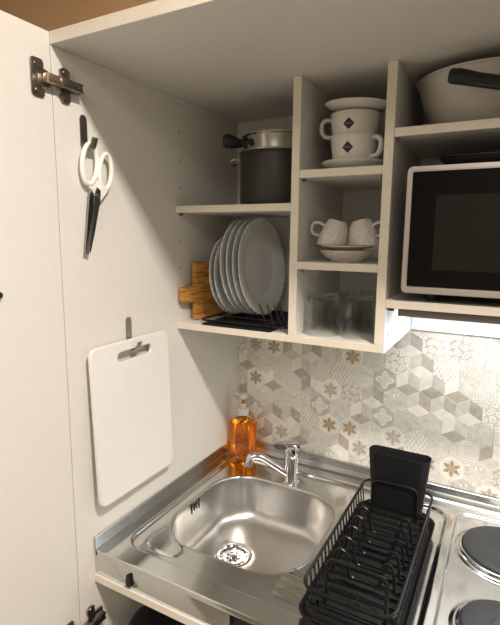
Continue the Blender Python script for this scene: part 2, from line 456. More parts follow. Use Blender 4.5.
for _ in range(2):
    q_ = []
    for i_ in range(len(SP)):
        a_, b_ = SP[i_], SP[(i_+1) % len(SP)]
        q_ += [(a_[0]*.75+b_[0]*.25, a_[1]*.75+b_[1]*.25), (a_[0]*.25+b_[0]*.75, a_[1]*.25+b_[1]*.75)]
    SP = q_
def soap(x, y):
    # signed distance to polygon
    d = 1e9; ins = False; n = len(SP)
    if abs(x-.115) > .09 or abs(y+.5) > .08: return 1
    for i in range(n):
        ax, ay = SP[i]; bx, by = SP[i-1]
        ex, ey = bx-ax, by-ay; wx, wy = x-ax, y-ay
        t = max(0, min(1, (wx*ex+wy*ey)/(ex*ex+ey*ey)))
        d = min(d, (wx-ex*t)**2+(wy-ey*t)**2)
        if (ay > y) != (by > y) and x < (bx-ax)*(y-ay)/(by-ay)+ax: ins = not ins
    return -math.sqrt(d)+.0 if ins else math.sqrt(d)
BX0, BX1, BY0, BY1 = .064, .408, -.490, -.148
def bowl_outline(off, z, n=24):
    rs = .105-off*.5 if off > 0 else .105-off
    return [(x, y, z) for x, y in rrect(BX0+off, BX1-off, BY0+off, BY1-off, max(rs, .03), n)]
def sheet():
    bm = B()
    nx, ny = 480, 290
    x0, x1, y0, y1 = .006, XR-.002, -.600, -.018
    xs = [x0+(x1-x0)*i/nx for i in range(nx+1)]; ys = [y0+(y1-y0)*j/ny for j in range(ny+1)]
    g = {}
    def inside(x, y): return sd_rr(x, y, BX0, BX1, BY0, BY1, .105) < -.002
    for i, x in enumerate(xs):
        for j, y in enumerate(ys):
            if not inside(x, y): g[i, j] = bm.verts.new((x, y, height(x, y)))
    for i in range(nx):
        for j in range(ny):
            k = [(i, j), (i+1, j), (i+1, j+1), (i, j+1)]
            if all(q in g for q in k): bm.faces.new([g[q] for q in k])
    # front lip folded down
    prev = [g[i, 0] for i in range(nx+1)]
    for dy, dz in ((-.0012, -.0005), (-.002, -.002), (-.002, -.012), (-.0005, -.0125), (.0, -.0125)):
        cur = [bm.verts.new((v.co.x, -.600+dy, dz)) for v in prev]
        for a in range(nx): bm.faces.new((prev[a], cur[a], cur[a+1], prev[a+1]))
        prev = cur
    bmesh.ops.recalc_face_normals(bm, faces=bm.faces)
    return bm
s = obj('top_sheet', sheet(), 'steel', top, angle=60)
if s.data.polygons[0].normal.z < 0: s.data.flip_normals()
def bowl():
    bm = B(); N = 24
    loops = []
    zr = -.0072
    for off, z in ((-.0045, zr-.0004), (-.003, zr+.0003), (-.001, zr), (.001, zr-.002), (.0022, zr-.006), (.004, -.03), (.007, -.07), (.010, -.095), (.015, -.112), (.025, -.124), (.042, -.130), (.058, -.1325)):
        rs = max(.105-max(off, 0)*.35, .05) if off >= 0 else .105-off
        loops.append([bm.verts.new((x, y, z)) for x, y in rrect(BX0+off, BX1-off, BY0+off, BY1-off, rs, N)])
    # blend the floor towards the round drain
    dc = Vector((.174, -.312)); n = len(loops[0])
    base = [v.co.copy() for v in loops[-1]]
    for t in (.25, .5, .75, .9, 1):
        ring = []
        for b in base:
            d = (Vector((b.x, b.y))-dc); q = dc+d.normalized()*.047; p = Vector((b.x, b.y)).lerp(q, t)
            ring.append(bm.verts.new((p.x, p.y, -.1325-.003*t)))
        loops.append(ring)
    for r, z in ((.045, -.137), (.0445, -.143), (.02, -.145)):
        loops.append([bm.verts.new((dc.x+(v.co.x-dc.x)/.047*r, dc.y+(v.co.y-dc.y)/.047*r, z)) for v in loops[len(loops)-1 if r == .045 else -1]] if False else
                     [bm.verts.new((*(dc+(Vector((b.x, b.y))-dc).normalized()*r), z)) for b in base])
    for A, Bv in zip(loops, loops[1:]):
        for i in range(n): bm.faces.new((A[i], A[(i+1) % n], Bv[(i+1) % n], Bv[i]))
    bm.faces.new(loops[-1])
    bmesh.ops.recalc_face_normals(bm, faces=bm.faces)
    return bm
bw = obj('sink_bowl', bowl(), 'bowl_steel', top, angle=60)
if sum(p.normal.z*p.area for p in bw.data.polygons) < 0: bw.data.flip_normals()
# drain strainer
bm = B()
lathe(bm, [(.0435, -.002), (.0435, .001), (.041, .0018), (.039, .0005), (.037, -.002), (.030, -.003), (.0285, -.001), (.027, -.003), (.020, -.0035), (.010, -.003), (.009, .002), (.006, .0035), (0, .0035)], 48, .174, -.312, -.1375)
dr = obj('drain_strainer', bm, 'chrome', top, angle=40)
bm = B()
for k in range(8):
    a = 2*PI*k/8
    for rr, w in ((.016, .0025), (.0335, .0025)):
        for da in ((0,) if rr < .02 else (-.25, .2)):
            cx, cy = .174+rr*math.cos(a+da), -.312+rr*math.sin(a+da)
            cyl(bm, (cx, cy, -.1412), (cx, cy, -.1394), w, 12)
obj('drain_hole', bm, 'hole', dr)
bm = B()
for k, (y, ln) in enumerate(((-.343, .026), (-.332, .020), (-.322, .018), (-.311, .026))):
    o = rrect(y-.0014, y+.0014, -.026-ln/2, -.026+ln/2, .0013, 4)
    prism(bm, o, BX0+.0028, BX0+.0062, mtx=M_LEFT)
obj('overflow_slot', bm, 'hole', top)
# upstands
def prof_x(bm, prof, x0, x1):
    a = [bm.verts.new((x0, y, z)) for y, z in prof]; b = [bm.verts.new((x1, y, z)) for y, z in prof]
    n = len(prof)
    for i in range(n): bm.faces.new((a[i], a[(i+1) % n], b[(i+1) % n], b[i]))
    bm.faces.new(a[::-1]); bm.faces.new(b); bmesh.ops.recalc_face_normals(bm, faces=bm.faces); return bm
obj('upstand', prof_x(B(), [(-.001, -.012), (-.001, .027), (-.003, .0285), (-.012, .0285), (-.014, .027), (-.0155, .012), (-.0165, .0115), (-.0215, .002), (-.022, -.0005), (-.022, -.012)], .0015, XR-.002), 'upstand_steel', top, angle=20)
bm = B()
prof = [(.0008, -.012), (.0008, .027), (.002, .0285), (.005, .0285), (.0062, .027), (.0068, .002), (.009, .0), (.009, -.012)]
a = [bm.verts.new((x, -.602, z)) for x, z in prof]; b = [bm.verts.new((x, -.0222, z)) for x, z in prof]
for i in range(len(prof)): bm.faces.new((a[i], a[(i+1) % len(prof)], b[(i+1) % len(prof)], b[i]))
bm.faces.new(a[::-1]); bm.faces.new(b); bmesh.ops.recalc_face_normals(bm, faces=bm.faces)
obj('upstand', bm, 'upstand_steel', top, angle=20)
bm = B(); box(bm, .001, .335, -.6008, -.585, -.057, -.0127, .0006)
obj('front_panel', bm, 'steel', top)
bm = B(); box(bm, .3355, XR-.002, -.592, -.585, -.057, -.0127, .0006)
tag(obj('front_panel', bm, 'soft_black', top), 'black recessed front panel')
bm = B(); box(bm, .090, .103, -.606, -.6009, -.050, -.033, .0015); box(bm, .094, .100, -.6085, -.6009, -.040, -.022, .0015)
obj('latch', bm, 'black_plastic', top)
for cx, cy, r in ((.770, -.188, .090), (.768, -.425, .0725)):
    bm = lathe(B(), [(r*.25, .006), (r*.9, .006), (r*.93, .012), (r*.965, .0135), (r*.97, .0125)][0:0]+[(r+.004, -.001), (r+.003, .003), (r, .0055), (r-.002, .006), (r-.003, .003)], 72, cx, cy, -.0017)
    tr = obj('hotplate_rim', bm, 'chrome', top, angle=50)
    bm = lathe(B(), [(r-.0035, -.0015), (r-.0035, .008), (r-.005, .011), (r-.008, .0125), (r*.30, .0125), (r*.28, .011), (r*.24, .010), (0, .010)], 72, cx, cy, -.0017)
    obj('hotplate', bm, 'hotplate', top, angle=40)

# ------------------------------------------------------------------ tap
tap = empty('mixer_tap', 'chrome single lever mixer tap behind the sink bowl', 'tap', (.243, -.122, -.008))
bm = lathe(B(), [(0, -.0005), (.024, -.0005), (.024, .003), (.0195, .006), (.0195, .05), (.0195, .072), (.0203, .073), (.0203, .077), (.0195, .078), (0, .078)], 40)
obj('tap_body', bm, 'chrome', tap)
d = Vector((-.092, -.072, 0)).normalized()
def P(s, z, n=0): return (d.x*s-d.y*n, d.y*s+d.x*n, z)
bm = B()
path = [P(.008, .022), P(.085, .080), P(.112, .084), P(.117, .062)]
tube(bm, rounded(path, .013, 6), .0118, 16, radii=None, flat=(1.05, .85))
obj('spout', bm, 'chrome', tap, angle=50)
bm = B(); cyl(bm, P(.1168, .0635), P(.1173, .056), .0118, 20); obj('aerator', bm, 'chrome', tap)
bm = lathe(B(), [(0, .0785), (.0195, .0785), (.021, .085), (.021, .099), (.0185, .107), (.008, .111), (0, .1115)], 32)
out = [(-.014, -.012), (.01, -.0165), (.040, -.011), (.052, -.009), (.0545, 0), (.052, .009), (.040, .011), (.01, .0165), (-.014, .012)]
vs0 = len(bm.verts)
mt = Matrix(((d.x, -d.y, 0, 0), (d.y, d.x, 0, 0), (0, 0, 1, 0), (0, 0, 0, 1))) @ Matrix.Rotation(math.radians(-4), 4, 'Y')
prism(bm, out, .096, .113, mtx=mt, bev=.004)
obj('lever', bm, 'chrome', tap, angle=40)

# ------------------------------------------------------------------ soap bottle
sb = empty('soap_dispenser', 'square pump bottle of orange liquid soap in the back corner', 'soap bottle', (.059, -.063, .0006), (0, 0, math.radians(-17)))
sb.scale = (1.2, 1.15, 1.1)
def sq_loft(levels, n=5):
    bm = B(); loops = []
    for hx, hy, r, z in levels: loops.append([bm.verts.new((x, y, z)) for x, y in rrect(-hx, hx, -hy, hy, min(r, hx*.99, hy*.99), n)])
    k = len(loops[0])
    for A, C in zip(loops, loops[1:]):
        for i in range(k): bm.faces.new((A[i], A[(i+1) % k], C[(i+1) % k], C[i]))
    bm.faces.new(loops[0][::-1]); bm.faces.new(loops[-1]); bmesh.ops.recalc_face_normals(bm, faces=bm.faces); return bm
obj('bottle', sq_loft([(.027, .023, .006, 0), (.0285, .0245, .007, .002), (.0285, .0245, .007, .098), (.027, .023, .0075, .1015), (.014, .0135, .0125, .1035), (.0115, .0115, .0113, .106), (.0115, .0115, .0113, .119)]), 'soap', sb, angle=50)
bm = lathe(B(), [(0, .1195), (.0145, .1195), (.0148, .122), (.0148, .134), (.013, .137), (.0075, .139), (.0068, .151), (0, .151)], 28)
obj('pump_collar', bm, 'pump', sb)
bm = B(); cyl(bm, (0, 0, .1515), (0, 0, .164), .0042, 14); obj('pump_stem', bm, 'soap', sb)
bm = lathe(B(), [(0, .1645), (.010, .1645), (.011, .167), (.011, .175), (.0085, .178), (0, .1785)], 24)
tube(bm, rounded([(-.004, 0, .171), (-.030, 0, .170), (-.036, 0, .160)], .006, 4), .0042, 12)
obj('pump_head', bm, 'pump', sb)

# ------------------------------------------------------------------ dish rack
RK = empty('dish_rack', 'black wire dish drying rack standing on the drainer', 'dish rack', (.537, -.365, -.0045))
RW, RL = .078, .212
def robj(n, bm, m='black_wire', **k): return obj(n, bm, m, RK, **k)
trb = B()
loops = []
for off, z in ((.006, 0.0), (.0, .003), (-.006, .020), (-.007, .022), (-.0045, .022), (.003, .009), (.012, .0075)):
    loops.append([trb.verts.new((x, y, z)) for x, y in rrect(-RW-.004+off, RW+.004-off, -RL+.004+off, RL-.004-off, .035, 8)])
k = len(loops[0])
for A, C in zip(loops, loops[1:]):
    for i in range(k): trb.faces.new((A[i], A[(i+1) % k], C[(i+1) % k], C[i]))
trb.faces.new(loops[0][::-1]); trb.faces.new(loops[-1]); bmesh.ops.recalc_face_normals(trb, faces=trb.faces)
for i in range(17):
    y = -.190+i*.0237
    box(trb, -.062, .062, y-.006, y+.006, .0070, .0105, .0015)
robj('drip_tray', trb, 'soft_black')
ZRIM, ZB_ = .080, .030
rim = [(x, y, ZRIM) for x, y in rrect(-RW, RW, -RL, RL, .028, 8)]
robj('rim', tube(B(), rim, .0030, 8, True))
base = [(x, y, ZB_) for x, y in rrect(-RW+.004, RW-.004, -RL+.006, RL-.006, .026, 8)]
robj('base_ring', tube(B(), base, .0022, 8, True))
for i in range(20):
    y = -.180+i*.0189
    for s in (-1, 1):
        robj('upright', cyl(B(), (s*(RW-.0045), y, ZB_-.001), (s*(RW-.0003), y-.0035, ZRIM), .0017, 6))
for i in range(6):
    x = -.045+i*.018
    for s in ((1,) if 1 else (-1, 1)):
        robj('upright', cyl(B(), (x, s*(RL-.0065), ZB_-.001), (x, s*(RL-.0003), ZRIM), .0017, 6))
for i in range(17):
    y = -.190+i*.0237
    robj('slat', tube(B(), [(-RW+.005, y, ZB_+.001), (RW-.005, y, ZB_+.001)], .0030, 6, flat=(1.5, .7)))
for i in range(5):
    y = -.090+i*.040
    pts = []
    zb, zt = ZB_+.004, .083
    pts = [(-.074, y, zb+.022), (-.070, y, zb), (-.060, y, zb), (-.056, y, zt-.005), (-.050, y+.004, zt), (-.036, y+.004, zt-.004), (-.030, y, zb+.008), (-.022, y, zb), (.024, y, zb), (.030, y, zb+.008),
           (.034, y+.004, zt-.004), (.046, y+.004, zt), (.052, y, zt-.012), (.056, y, zb), (.068, y, zb), (.074, y, zb+.02)]
    robj('plate_holder', tube(B(), rounded(pts, .012, 4), .0028, 8))
pts = [(-.046, -.172, ZB_), (-.046, -.172, .118), (.058, -.172, .118), (.058, -.172, ZB_)]
robj('cup_bar', tube(B(), rounded(pts, .018, 6), .0033, 8))
pts = [(-.050, .1565, ZB_), (-.050, .1565, .109), (.050, .1565, .109), (.050, .1565, ZB_)]
robj('holder_bar', tube(B(), rounded(pts, .018, 6), .0033, 8))
for sx in (-1, 1):
    for sy in (-1, 1):
        robj('foot', tube(B(), [(sx*.062, sy*.165, .012), (sx*.062, sy*.165, ZB_)], .003, 8))
robj('drain_plug', lathe(B(), [(0, .0), (.004, 0), (.004, .014), (.002, .018), (0, .018)], 14, .0, -.13, .010), 'soft_black')

# cutlery holder: rounded open box
ch = B(); loops = []
for w, dd, z in ((.055, .0175, .040), (.057, .0195, .042), (.0685, .0228, .171), (.069, .0230, .1725), (.0675, .0217, .1725), (.067, .0212, .171), (.0555, .0175, .046)):
    loops.append([ch.verts.new((x, y, z)) for x, y in rrect(-w, w, -dd, dd, dd*.72, 7)])
k = len(loops[0])
for A, C in zip(loops, loops[1:]):
    for i in range(k): ch.faces.new((A[i], A[(i+1) % k], C[(i+1) % k], C[i]))
ch.faces.new(loops[0][::-1]); ch.faces.new(loops[-1]); bmesh.ops.recalc_face_normals(ch, faces=ch.faces)
tag(obj('cutlery_holder', ch, 'soft_black', None, (.539, -.1815, -.0045)), 'empty black plastic cutlery holder at the back of the wire rack', 'cutlery holder')

# ------------------------------------------------------------------ things on the left panel
def hook(label, y, z, L, m, parent_mat=None):
    e = empty('wall_hook', label, 'hook', (0, y, z))
    bm = B(); prism(bm, rrect(-.0085, .0085, -L, 0, .0082, 6), .0004, .0022, mtx=M_LEFT, bev=.0004)
    obj('hook_plate', bm, m, e)
    return e
hk = hook('dark steel adhesive hook holding the white handled scissors', -.5815, .880, .062, 'hook_dark')
bm = B(); tube(bm, rounded([(.0015, 0, -.050), (.0015, 0, -.0635), (.022, 0, -.0635), (.031, 0, -.043)], .007, 5), .0078, 12, flat=(1, .14)); obj('hook_arm', bm, 'hook_dark', hk)
hk = hook('plain steel adhesive hook above the white cutting board', -.4775, .482, .062, 'hook_steel')
bm = B(); tube(bm, rounded([(.0015, 0, -.050), (.0015, 0, -.0705), (.024, 0, -.0705), (.033, 0, -.052)], .007, 5), .0078, 12, flat=(1, .14)); obj('hook_arm', bm, 'hook_steel', hk)

sc = empty('scissors', 'kitchen scissors with white handles hanging on the dark hook', 'scissors', (.012, -.572, .741))
def sco(n, bm, m): return obj(n, bm, m, sc)
def loop3(cy, cz, a, b, tilt, n=28, x=0):
    return [(x, cy+a*math.cos(t)*math.cos(tilt)-b*math.sin(t)*math.sin(tilt), cz+a*math.cos(t)*math.sin(tilt)+b*math.sin(t)*math.cos(tilt)) for t in [2*PI*i/n for i in range(n)]]
bm = B(); tube(bm, loop3(-.0080, .050, .0180, .0375, math.radians(-8)), .0046, 10, True, flat=(1.0, 1.0))
prism(bm, [(.002, .026), (.008, .024), (.0135, .012), (.012, -.012), (.004, -.016), (-.004, .0), (-.015, .010), (-.0155, .019), (-.006, .017)], -.0035, .0022, mtx=M_LEFT, bev=.0008)
sco('handle', bm, 'scissor_white')
bm = B(); tube(bm, loop3(.0285, .040, .0155, .034, math.radians(-8), x=.003), .0046, 10, True, flat=(1.0, 1.0))
prism(bm, [(.014, .020), (.020, .014), (.030, .010), (.036, .010), (.028, .000), (.012, -.016), (.002, -.022), (.004, -.006)], .001, .0065, mtx=M_LEFT, bev=.0008)
sco('handle', bm, 'scissor_white')
bm = B(); prism(bm, [(-.011, .002), (.0, .006), (.002, -.05), (-.020, -.119), (-.029, -.117), (-.020, -.06)], -.001, .0005, mtx=M_LEFT); sco('blade', bm, 'blade')
bm = B(); prism(bm, [(-.006, -.006), (.001, .008), (.0095, .002), (.007, -.02), (-.009, -.075), (-.0225, -.117), (-.0235, -.112), (-.012, -.05)], .0068, .0082, mtx=M_LEFT); sco('blade', bm, 'dark_blade')
bm = B(); cyl(bm, (.0082, .001, -.008), (.0098, .001, -.008), .0045, 16); sco('pivot_screw', bm, 'hook_steel')

# white cutting board
def cutting_board():
    bm = B()
    prism(bm, rrect(-.125, .116, -.337, 0, .018, 6), 0, .009, hole=[(x, y) for x, y in rrect(-.052, .056, -.0425, -.0215, .0103, 6)], mtx=M_LEFT, bev=.0015)
    return bm
tag(obj('cutting_board', cutting_board(), 'board_plastic', None, (.0115, -.482, .4365), (math.radians(0.5), math.radians(-1.5), 0)), 'white plastic cutting board hanging by its slot on the left panel', 'cutting board')

# ------------------------------------------------------------------ plate compartment
# wooden board
d = Vector((.16, .987, 0)).normalized()
mt = Matrix(((d.x, 0, d.y, 0), (d.y, 0, -d.x, 0), (0, 1, 0, 0), (0, 0, 0, 1)))
out = rounded([(0, .048, 0), (.047, .046, 0), (.047, 0, 0), (.205, 0, 0), (.205, .148, 0), (.047, .148, 0), (.047, .089, 0), (0, .086, 0)], .004, 3, True)
bm = prism(B(), [(p.x, p.y) for p in out], 0, .015, mtx=mt, bev=.0015)
tag(obj('wooden_board', bm, 'wood', None, (.004, -.2995, Z1+.0012)), 'oak serving board with a square handle propped behind the plates', 'chopping board')

# plate rack and mat
mt_ = B(); pts = rrect(-.100, .088, -.125, .105, .006, 3)
prism(mt_, pts, 0, .004, bev=.001)
box(mt_, -.07, .07, -.10, .08, .004, .0055, .001)
tag(obj('drip_mat', mt_, 'soft_black', None, (.173, -.178, Z1+.0006)), 'flat black drip tray under the wire plate stand', 'tray')
pr = empty('plate_stand', 'black wire plate stand holding the white plates', 'plate rack', (.170, -.17, Z1+.0062))
bm = tube(B(), [(x, y, .0035) for x, y in rrect(-.112, .122, -.115, .10, .015, 5)], .0025, 8, True); obj('base_wire', bm, 'black_wire', pr)
for y in (-.06, .05):
    bm = tube(B(), [(-.110, y, .0075), (.120, y, .0075)], .002, 8); obj('cross_wire', bm, 'black_wire', pr)
SLOT = [.083, .097, .120, .1365, .153, .1695]
for i in range(6):
    x = -.092+i*.018 if i < 0 else 0
for y in (-.112,):
    for x in (.060, .080, .098, .112):
        bm = tube(B(), [(x+.014, y, .003), (x-.008, y, .055)], .0016, 8); obj('prong', bm, 'black_wire', pr)
for y in (.085,):
    for x in (-.095, -.075, -.055, .060, .080, .098, .112):
        bm = tube(B(), [(x+.006, y, .003), (x, y, .045)], .0016, 8); obj('prong', bm, 'black_wire', pr)
def plate_mesh(R, well):
    def mod(r, z, a, k):
        if r > well*1.05:
            t = (r-well)/(R-well); f = 1+.012*t*math.cos(a*36)
            return r*f, z+.0009*t*math.cos(a*36)
        return r, z
    prof = [(0, .002), (well*.6, .002), (well*.92, .0022), (well*1.0, .004), (well*1.1, .008), (R*.85, .0125), (R*.97, .0165), (R, .0185), (R*.995, .0195),
            (R*.96, .019), (R*.85, .0158), (well*1.12, .0115), (well*1.0, .0075), (well*.93, .0055), (well*.5, .005), (0, .005)]
    bm = lathe(B(), prof, 144, mod=mod)
    lathe(bm, [(well*.78, .0022), (well*.77, .0), (well*.73, .0), (well*.72, .0022)], 64)
    return bm
labels = ['small white scalloped side plate, leftmost plate in the stand', 'small white scalloped side plate, second from the left beside the oak board',
          'large white scalloped dinner plate directly behind the small plates', 'large white scalloped dinner plate, third from the front of the stand',
          'large white scalloped dinner plate just behind the frontmost one', 'large white scalloped dinner plate, frontmost with its full face in view']
big = small = None
for i, x in enumerate(SLOT):
    sm_ = i < 2; R = .100 if sm_ else .1225
    if i == 0: p = small = obj('side_plate', plate_mesh(R, .064), 'white_china', angle=60)
    elif sm_: p = small.copy(); col.objects.link(p)
    elif i == 2: p = big = obj('dinner_plate', plate_mesh(R, .078), 'white_china', angle=60)
    else: p = big.copy(); col.objects.link(p)
    # the plate stands on its rim, facing +x, leaning back a little
    lean = math.radians(-5)
    p.rotation_euler = (0, PI/2+lean, math.radians(-1.5))
    p.location = (x-.012, -.172 if not sm_ else -.186, Z1+.0112+.004+R*1.0)
    tag(p, labels[i], 'plate', 'white plates in the wire stand')

# pots
pot = empty('stock_pot', 'dark brown cooking pot on the upper left shelf', 'pot', (.207, -.165, Z2+.0005))
pot.scale = (.93, .93, .93)
bm = lathe(B(), [(0, 0), (.088, 0), (.095, .004), (.0975, .012), (.0975, .128), (.1005, .131), (.1005, .134), (.0975, .135), (.0955, .131), (.0945, .014), (.088, .006), (0, .006)], 72)
obj('pot_body', bm, 'pot_dark', pot)
bm = lathe(B(), [(.0965, .1352), (.1010, .1352), (.1015, .1375), (.0995, .139), (.0965, .138)], 72, closed=True)
obj('rim', bm, 'pot_steel', pot)
bm = tube(B(), rounded([(-.085, -.052, .120), (-.100, -.062, .120), (-.106, -.066, .112), (-.114, -.046, .108), (-.106, -.030, .112), (-.094, -.030, .122)], .008, 4), .003, 8)
obj('side_handle', bm, 'pot_steel', pot)
st = empty('saucepan_insert', 'shiny steel saucepan with black handle nested in the dark pot', 'saucepan', (.207, -.165, Z2+.0005))
st.scale = (.93, .93, .93)
bm = lathe(B(), [(0, .09), (.086, .09), (.090, .095), (.0905, .172), (.0935, .175), (.0935, .178), (.0905, .179), (.0885, .175), (.088, .097), (.084, .094), (0, .094)], 72)
obj('pan_body', bm, 'pot_steel', st)
bm = B()
tube(bm, [(-.082, -.040, .162), (-.094, -.048, .163), (-.104, -.056, .165), (-.116, -.066, .168), (-.122, -.072, .168)], .01, 16, radii=[.009, .013, .017, .0185, .014], flat=(.75, 1))
tube(bm, rounded([(-.060, -.068, .164), (-.062, -.082, .160), (-.052, -.092, .152), (-.036, -.094, .152), (-.034, -.084, .160)], .008, 3), .005, 10)
obj('handle', bm, 'black_plastic', st)

# ------------------------------------------------------------------ cups with black diamonds
def saucer_bm(R):
    return lathe(B(), [(0, .0015), (R*.42, .0015), (R*.46, 0), (R*.50, 0), (R*.55, .003), (R*.80, .0075), (R*.97, .0145), (R, .0165), (R*.985, .0178), (R*.95, .0172), (R*.78, .0112), (R*.5, .0058), (R*.38, .0055), (R*.36, .004), (0, .004)], 72)
CX, CY = .416, -.231
s0 = obj('saucer', saucer_bm(.0685), 'porcelain', None, (CX, CY, ZA+.0006)); tag(s0, 'thick cream saucer under the two stacked diamond cups', 'saucer', 'cream cafe saucers')
def cup(rotz, z, label, first=None):
    e = empty('coffee_cup', label, 'cup', (CX, CY, z), (0, 0, rotz), 'cream cafe cups with a black diamond')
    bm = lathe(B(), [(0, .003), (.026, .003), (.027, 0), (.031, 0), (.033, .003), (.0405, .009), (.0445, .018), (.0465, .032), (.0485, .050), (.0500, .063), (.0492, .0642), (.0478, .0635), (.046, .050), (.043, .020), (.038, .011), (.028, .007), (0, .0065)], 72)
    obj('cup_body', bm, 'porcelain', e, angle=60)
    bm = tube(B(), rounded([(-.0445, 0, .055), (-.058, 0, .057), (-.068, 0, .050), (-.068, 0, .032), (-.060, 0, .020), (-.0425, 0, .019)], .010, 4), .0048, 12, flat=(1.3, 1))
    obj('handle', bm, 'porcelain', e, angle=60)
    return e
def diamond(e, ang, z, hs=.0115):
    """black diamond wrapped on the cup wall, with a thin pale squiggle"""
    def R(z): return .0465+(z-.032)*(.0485-.0465)/.018
    bm = B(); N = 8; g = {}
    for i in range(N+1):
        for j in range(N+1):
            u, v = (i/N-.5), (j/N-.5); du, dv = (u-v)*hs, (u+v)*hs*1.02
            zz = z+dv; r = R(zz)+.0005; a = ang+du/r
            g[i, j] = bm.verts.new((r*math.cos(a), r*math.sin(a), zz))
    for i in range(N):
        for j in range(N): bm.faces.new((g[i, j], g[i+1, j], g[i+1, j+1], g[i, j+1]))
    ex = bmesh.ops.extrude_face_region(bm, geom=list(bm.faces))
    for v in [q for q in ex['geom'] if isinstance(q, bmesh.types.BMVert)]:
        q = Vector((v.co.x, v.co.y, 0)).normalized()*.0006; v.co -= q
    bmesh.ops.recalc_face_normals(bm, faces=bm.faces)
    lg = obj('diamond_logo', bm, 'logo', e)
    bm = B(); pts = []
    for k in range(25):
        du = -.0060+.0120*k/24; zz = z+.0014*math.sin(k*1.35); r = R(zz)+.0011; a = ang+du/r
        pts.append((r*math.cos(a), r*math.sin(a), zz))
    tube(bm, pts, .00035, 6); obj('squiggle', bm, 'logo_line', lg)
view = math.atan2(-1.255-CY, .7266-CX)
cr = math.radians(8)
e = cup(cr+math.radians(-160+180-180+165)*0+math.radians(150), ZA+.0070, 'lower cream diamond cup standing on the saucer, handle to the right')
diamond(e, view-.28-e.rotation_euler.z, .036)
e2 = cup(math.radians(10), ZA+.0530, 'upper cream diamond cup stacked in the lower one, handle to the left')
diamond(e2, view-.26-e2.rotation_euler.z, .037)
for q in list(e2.children)+list(e2.children[0].children): q.scale = (1.03, 1.03, .96)
s1 = s0.copy(); col.objects.link(s1); s1.location = (CX+.004, CY, ZA+.1165); s1.rotation_euler = (math.radians(2), math.radians(3), 0)
tag(s1, 'thick cream saucer lying on top of the stacked diamond cups', 'saucer', 'cream cafe saucers')

# ------------------------------------------------------------------ small cups on two saucers
SX, SY = .411, -.232
bm = lathe(B(), [(0, .002), (.028, .002), (.030, 0), (.033, 0), (.036, .003), (.050, .012), (.0585, .0215), (.060, .0235), (.059, .0245), (.056, .0235), (.045, .014), (.030, .006), (0, .006)], 64)
tag(obj('saucer', bm, 'grey_china', None, (SX, SY, ZB+.0006)), 'deep warm grey saucer at the bottom under the small cups', 'saucer')
bm = lathe(B(), [(0, .001), (.026, .001), (.029, -.001), (.034, .002), (.050, .005), (.0575, .0085), (.0575, .0100), (.054, .0096), (.034, .006), (0, .0055)], 64)
tag(obj('saucer', bm, 'porcelain', None, (SX, SY, ZB+.0255)), 'flat pale saucer on the deep one, carrying the two small cups', 'saucer')
def shear(bm):
    for v in bm.verts: v.co = Vector((v.co.x-.20*v.co.z, v.co.y, v.co.z*.86+.24*v.co.x*(v.co.z/.06)))
def small_cup(x, y, rz, tilt, label):
    e = empty('espresso_cup', label, 'cup', (x, y, ZB+.0362), (0, tilt, 0), 'textured espresso cups turned upside down')
    def mod(r, z, a, k): return r*(1+.012*math.sin(a*9+z*300)+.012*math.sin(a*5-z*220)), z
    bm = lathe(B(), [(.0295, .0005), (.0325, .0005), (.0328, .004), (.0318, .018), (.0295, .034), (.025, .048), (.0200, .0570), (.0185, .0605), (.0165, .0605), (.0155, .0585), (0, .058)], 72, mod=mod)
    lathe(bm, [(.0295, .0005), (.029, .010), (.028, .026), (.023, .045), (.016, .053), (0, .054)], 48)
    shear(bm); obj('cup_body', bm, 'grey_china', e, angle=60, rot=(0, 0, rz))
    bm = tube(B(), rounded([(.0262, 0, .044), (.040, 0, .048), (.051, 0, .044), (.052, 0, .030), (.044, 0, .021), (.0305, 0, .0205)], .010, 4), .0034, 10)
    shear(bm); obj('handle', bm, 'grey_china', e, rot=(0, 0, rz), angle=60)
    return e
small_cup(.3770, -.238, PI+.25, math.radians(0), 'left textured espresso cup, upside down on the saucers')
small_cup(.4480, -.228, -.25, math.radians(0), 'right textured espresso cup, upside down on the saucers')

# ------------------------------------------------------------------ glasses upside down
def glass_mesh():
    def mod(r, z, a, k):
        if r < .02: return r, z
        t = max(0, min(1, (z-.012)/.05))
        outer = k <= 9
        f = (.0026*abs(math.sin(a*7+z*60)) + .0026*abs(math.sin(a*7-z*60)))*t if outer else 0
        return r-f, z
    prof = [(.0372, .0004), (.0385, .0006), (.0387, .012), (.0385, .022), (.0382, .034), (.0378, .046), (.0374, .058), (.0369, .068), (.0362, .078), (.0350, .085), (.0320, .0895), (.028, .090), (.024, .088), (0, .087),
            ][:14]
    inner = [(0, .076), (.026, .0765), (.0325, .079), (.0345, .072), (.0352, .05), (.0362, .03), (.0372, .0004)]
    bm = B()
    lathe(bm, prof, 96, mod=mod)
    lathe(bm, inner, 96)
    bmesh.ops.remove_doubles(bm, verts=bm.verts, dist=.00001)
    bmesh.ops.recalc_face_normals(bm, faces=bm.faces)
    return bm
g0 = None
for i, (x, y, rz, lab) in enumerate(((.3655, -.250, 0, 'front left cut glass tumbler, upside down on the bottom shelf'), (.4530, -.246, .3, 'front right cut glass tumbler, upside down beside the divider'),
                       (.3760, -.160, .2, 'cut glass tumbler behind the front left one, upside down'), (.4550, -.158, .5, 'cut glass tumbler behind the front right one, upside down'))):
    if g0 is None: g = g0 = obj('glass_tumbler', glass_mesh(), 'clear_glass', angle=30)
    else: g = g0.copy(); col.objects.link(g)
    g.location = (x, y, Z1+.0006); g.rotation_euler = (0, 0, rz)
    tag(g, lab, 'glass', 'upside-down cut glass tumblers')

